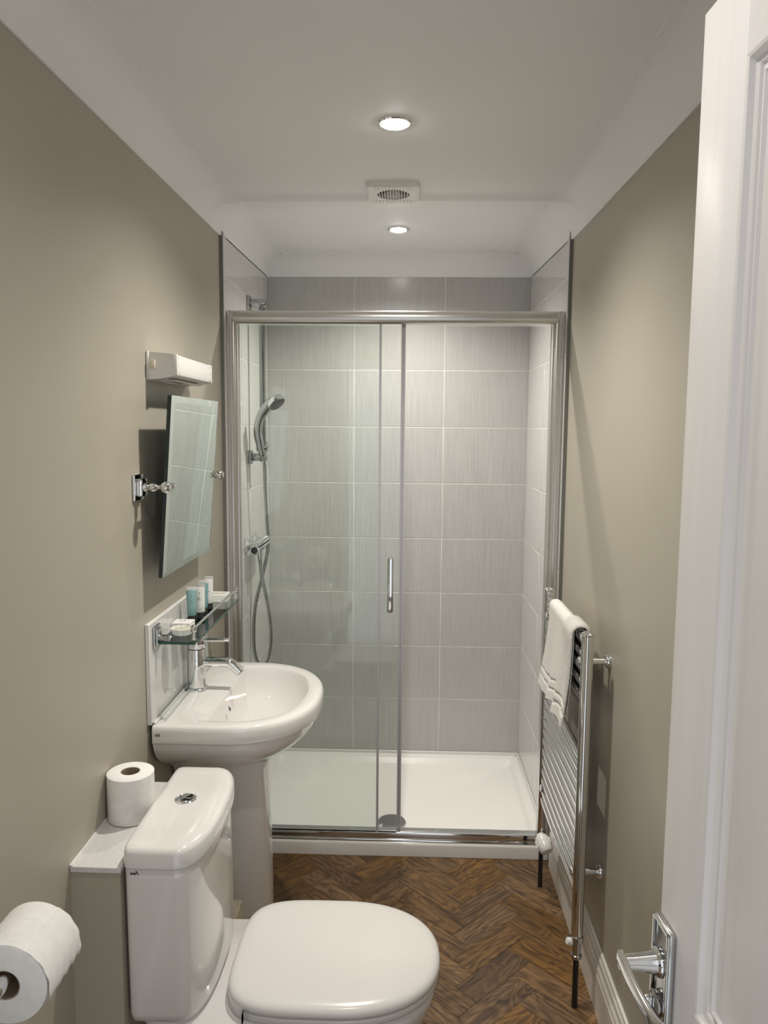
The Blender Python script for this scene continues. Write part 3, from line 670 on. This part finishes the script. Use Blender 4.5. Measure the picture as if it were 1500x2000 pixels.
# ------------------------------------------------------------------ towel radiator
GX = .470; GY0, GY1 = 1.975, 2.535; GZ0, GZ1 = .212, 1.040
t = thing('towel_radiator', 'chrome ladder towel radiator on the right wall', 'radiator', (GX, 2.25, 0))
for y in (GY0, GY1):
    lathe('post', (GX, y, GZ0), (0, 0, 1), [(0, .0145), (.002, .016), (GZ1-GZ0-.002, .016), (GZ1-GZ0, .0150)], 'chrome', t, 28)
    lathe('post_cap', (GX, y, GZ1+.0002), (0, 0, 1), [(0, .014), (.001, .0165), (.005, .0165), (.009, .012), (.011, .004), (.0112, .001)], 'chrome', t, 24)
zb_ = [1.018-.038*k for k in range(5)]+[.700-.0345*k for k in range(12)]
sect = [(.0128*sg(cos(q), .75), .0105*sg(sin(q), .75)) for q in [2*pi*k/18 for k in range(18)]]
bar0 = None
for z in zb_:
    if bar0 is None:
        v, f = loftg([[(GX+b2, y, z+a) for a, b2 in sect] for y in (GY0+.006, GY1-.006)])
        bar0 = obj('bar', v, f, 'chrome', t, True, 50); z00 = z
    else:
        o = bar0.copy(); C.objects.link(o); o.location = bar0.location+Vector((0, 0, z-z00))
for y in (GY0+.035, GY1-.035):
    for z in (.961, .372):
        g = join(cylg((GX-.016, y, z), (GX-.008, y, z), .013, 20, .003), cylg((GX-.01, y, z), (XR-.012, y, z), .0095, 20), latheg((XR-.0005, y, z), (-1, 0, 0), [(0, .018), (.008, .018), (.012, .015), (.012, .010)], 24))
        obj('wall_bracket', g[0], g[1], 'chrome', t, True, 40)
# valves and tails
lathe('lockshield', (GX, GY0, GZ0), (0, 0, -1), [(-.002, .013), (.003, .0175), (.018, .0175), (.020, .012), (.055, .011), (.057, .0145), (.066, .0145), (.068, .010)], 'chrome_d', t, 24)
cyl('lockshield_cap', (GX-.012, GY0-.002, .190), (GX-.028, GY0-.004, .196), .010, 'plasticw', t, 18, .003)
cyl('supply_pipe', (GX, GY0, .0005), (GX, GY0, .150), .0078, 'blackpipe', t, 18)
lathe('valve', (GX, GY1, GZ0), (0, 0, -1), [(-.002, .013), (.003, .016), (.016, .016), (.018, .013), (.055, .013), (.057, .010)], 'chrome_d', t, 24)
cyl('supply_pipe', (GX, GY1, .0005), (GX, GY1, .160), .0078, 'blackpipe', t, 18)
p0 = Vector((GX-.008, GY1-.012, .196)); dd = Vector((.28, -.78, -.56)).normalized()
tv = lathe('thermostat_head', p0, dd, [(0, .012), (.008, .015), (.010, .0205), (.014, .0232), (.046, .0245), (.056, .0235), (.063, .019), (.066, .008), (.0662, .001)], 'plasticw', t, 32)
uu, vv = frame(dd)
for k in range(14):
    a = 2*pi*k/14; n1 = uu*cos(a)+vv*sin(a); tg = dd.cross(n1)
    c0 = p0+dd*.018+n1*.0234; c1 = p0+dd*.042+n1*.0243
    q = [c0-tg*.0016, c0+tg*.0016, c1+tg*.0016, c1-tg*.0016]; V = q+[p_+n1*.0018 for p_ in q]
    obj('grip_rib', V, [[3, 2, 1, 0], [4, 5, 6, 7], [0, 1, 5, 4], [1, 2, 6, 5], [2, 3, 7, 6], [3, 0, 4, 7]], 'plasticw', tv)

# hand towel folded over the top bar
t = thing('hand_towel', 'white terry hand towel draped over the chrome towel radiator', 'towel', (.45, 2.23, .75))
TY0, TY1 = 2.058, 2.43
def towel(y0, y1, zf, zb2, off, th, nY=26, nS=110, flare=0):
    zt = 1.018+.0128+.0015+off; rad = .0135+off
    outer = []; 
    def path(s, yy):
        global hemd
        # s 0..1 : front hem -> over the bar -> back hem
        lf = zt-rad-zf(yy); la = pi*rad; lb = zt-rad-zb2(yy); tot = lf+la+lb; d = s*tot; hemd = d
        if d < lf: x, z = GX-rad, zf(yy)+d; nx, nz = -1, 0
        elif d < lf+la:
            a = pi-(d-lf)/rad; x, z = GX+rad*cos(a), zt-rad+rad*sin(a); nx, nz = cos(a), sin(a)
        else: x, z = GX+rad, zt-rad-(d-lf-la); nx, nz = 1, 0
        hang = max(0, (1.0-z)/.25)
        wv = .006*sin((yy-y0)*26+.6)*hang + .003*sin((yy-y0)*61)*hang
        front = nx < 0
        x += (-.020*hang*hang-.004*hang+wv if front else wv*.4+.004*hang)
        return x, z, nx, nz
    A, B = [], []
    for j in range(nY+1):
        yy = y0+(y1-y0)*j/nY; ra, rb = [], []
        edge = min(1, min(j, nY-j)/1.5)
        for i in range(nS+1):
            x, z, nx, nz = path(i/nS, yy)
            hang = max(0, (1.0-z)/.25)
            y_ = yy+flare*hang*(.5-(yy-y0)/(y1-y0))*-1+ (.03*hang if nx < 0 else 0)*((yy-y0)/(y1-y0))
            tt = th*(.35+.65*edge)*(.55 if (.030 < hemd < .036 or .056 < hemd < .062) else 1)
            ra.append((x+nx*tt, y_, z+nz*tt)); rb.append((x, y_, z))
        A.append(ra); B.append(rb)
    rings = [ra+rb[::-1] for ra, rb in zip(A, B)]
    return loftg(rings)
zf1 = lambda y: .742+.018*sin((y-TY0)*9)+(.03 if y < 2.2 else 0)
v, f = towel(2.075, TY1, lambda y: .788-.040*(y-2.1)/.325+.006*sin((y-2.1)*22), lambda y: .80, .0, .008, flare=.01)
tw = obj('outer_layer', v, f, 'terry', t, True, 70)
v, f = towel(TY0, 2.165, lambda y: .757+.012*sin((y-TY0)*30), lambda y: .79, .0085, .010, 16, flare=-.012)
obj('folded_layer', v, f, 'terry', t, True, 70)

# ------------------------------------------------------------------ door
TH = math.radians(3.3); FX, FY = .2915, .834
dv_ = Vector((sin(TH), -cos(TH), 0)); dn = Vector((-cos(TH), -sin(TH), 0))     # along the leaf to the hinge; outward from the seen face
def D(s, o, z): return Vector((FX, FY, 0))+dv_*s+dn*o+Vector((0, 0, z))
DW, DZ0, DZ1, DT = .762, .006, 1.985, .035
door = bpy.data.objects.new('door_1', None); C.objects.link(door); door.location = D(DW/2, 0, 0); WL[door] = D(DW/2, 0, 0); door['kind'] = 'structure'
def dbox(name, s0, s1, o0, o1, z0, z1, material, par, bev=0, seg=2):
    v, f = boxg(s0, s1, o0, o1, z0, z1, bev, seg); return obj(name, [tuple(D(*p)) for p in v], f, material, par, bool(bev), 40)
sw = .096
cols = [(sw, .331), (.431, DW-sw)]
rows_ = [(.22, .79), (.978, 1.903)]
fr_ = []
for s0, s1 in ((0, sw), (.331, .431), (DW-sw, DW)): fr_.append(boxg(s0, s1, -DT, 0, DZ0, DZ1))
v, f = boxg(0, sw, -DT, 0, DZ0, DZ1, .002, 2); obj('stile', [tuple(D(*p)) for p in v], f, 'door', door, True, 40)
v, f = boxg(DW-sw, DW, -DT, 0, DZ0, DZ1, .002, 2); obj('stile', [tuple(D(*p)) for p in v], f, 'door', door, True, 40)
for z0, z1 in ((DZ0, .22), (.79, .978), (1.903, DZ1)): dbox('rail', sw, DW-sw, -DT, 0, z0, z1, 'door', door)
for z0, z1 in rows_: dbox('muntin', .331, .431, -DT, 0, z0, z1, 'door', door)
for s0, s1 in cols:
    for z0, z1 in rows_:
        def pr(i, o): return [tuple(D(a, o, b2)) for a, b2 in ((s0+i, z0+i), (s1-i, z0+i), (s1-i, z1-i), (s0+i, z1-i))]
        rings = [pr(0, -.020), pr(0, 0), pr(.003, -.001), pr(.006, -.006), pr(.011, -.0075), pr(.0125, -.010), pr(.017, -.0102), pr(.0215, -.0065), pr(.024, -.0095), pr(.030, -.0105), pr(.060, -.004)]
        v, f = loftg(rings); obj('panel', v, f, 'door', door, True, 25)
# handle set
hz = .985
pl0, pl1 = .004, .047
pz0, pz1 = .875, 1.030
v, f = boxg(pl0, pl1, .0003, .0075, pz0, pz1, .002, 2); bpz = obj('handle_plate', [tuple(D(*p)) for p in v], f, 'chrome_d', door, True, 40)
for a in ((pl0, pl0+.004, pz0, pz1), (pl1-.004, pl1, pz0, pz1)): 
    v, f = boxg(a[0], a[1], .007, .0105, a[2], a[3], .0012, 1); obj('plate_rim', [tuple(D(*p)) for p in v], f, 'chrome', bpz, True, 40)
v, f = boxg(pl0, pl1, .007, .0105, pz1-.004, pz1, .0012, 1); obj('plate_rim', [tuple(D(*p)) for p in v], f, 'chrome', bpz, True, 40)
hs_ = .026
v, f = latheg(D(hs_, .0078, hz), dn, [(0, .016), (.002, .0165), (.005, .0155), (.007, .0125), (.026, .0095), (.040, .0085), (.046, .008)], 28)
obj('handle_neck', v, f, 'chrome', door, True, 35)
lp = spline([D(hs_-.008, .050, hz+.001), D(hs_+.02, .051, hz), D(hs_+.06, .050, hz-.001), D(hs_+.088, .047, hz-.002), D(hs_+.100, .039, hz-.002), D(hs_+.108, .026, hz-.002), D(hs_+.112, .014, hz-.002)], 6)
rings = []
for i, p in enumerate(lp):
    tq = (lp[min(i+1, len(lp)-1)]-lp[max(i-1, 0)]).normalized(); up_ = Vector((0, 0, 1)); sd = tq.cross(up_).normalized()
    rings.append([p+up_*(.0085*sg(sin(q), .6))+sd*(.0042*sg(cos(q), .6)) for q in [2*pi*k/20 for k in range(20)]])
v, f = loftg(rings); obj('handle_lever', v, f, 'chrome', door, True, 50)
v, f = latheg(D(hs_+.001, .0078, .937), dn, [(0, .0135), (.002, .0145), (.006, .0140), (.008, .011), (.0085, .004)], 26); tt_ = obj('thumb_turn', v, f, 'chrome_d', door, True, 35)
v, f = boxg(hs_-.0025, hs_+.0045, .016, .024, .928, .946, .002, 2); obj('turn_grip', [tuple(D(*p)) for p in v], f, 'chrome', tt_, True, 40)
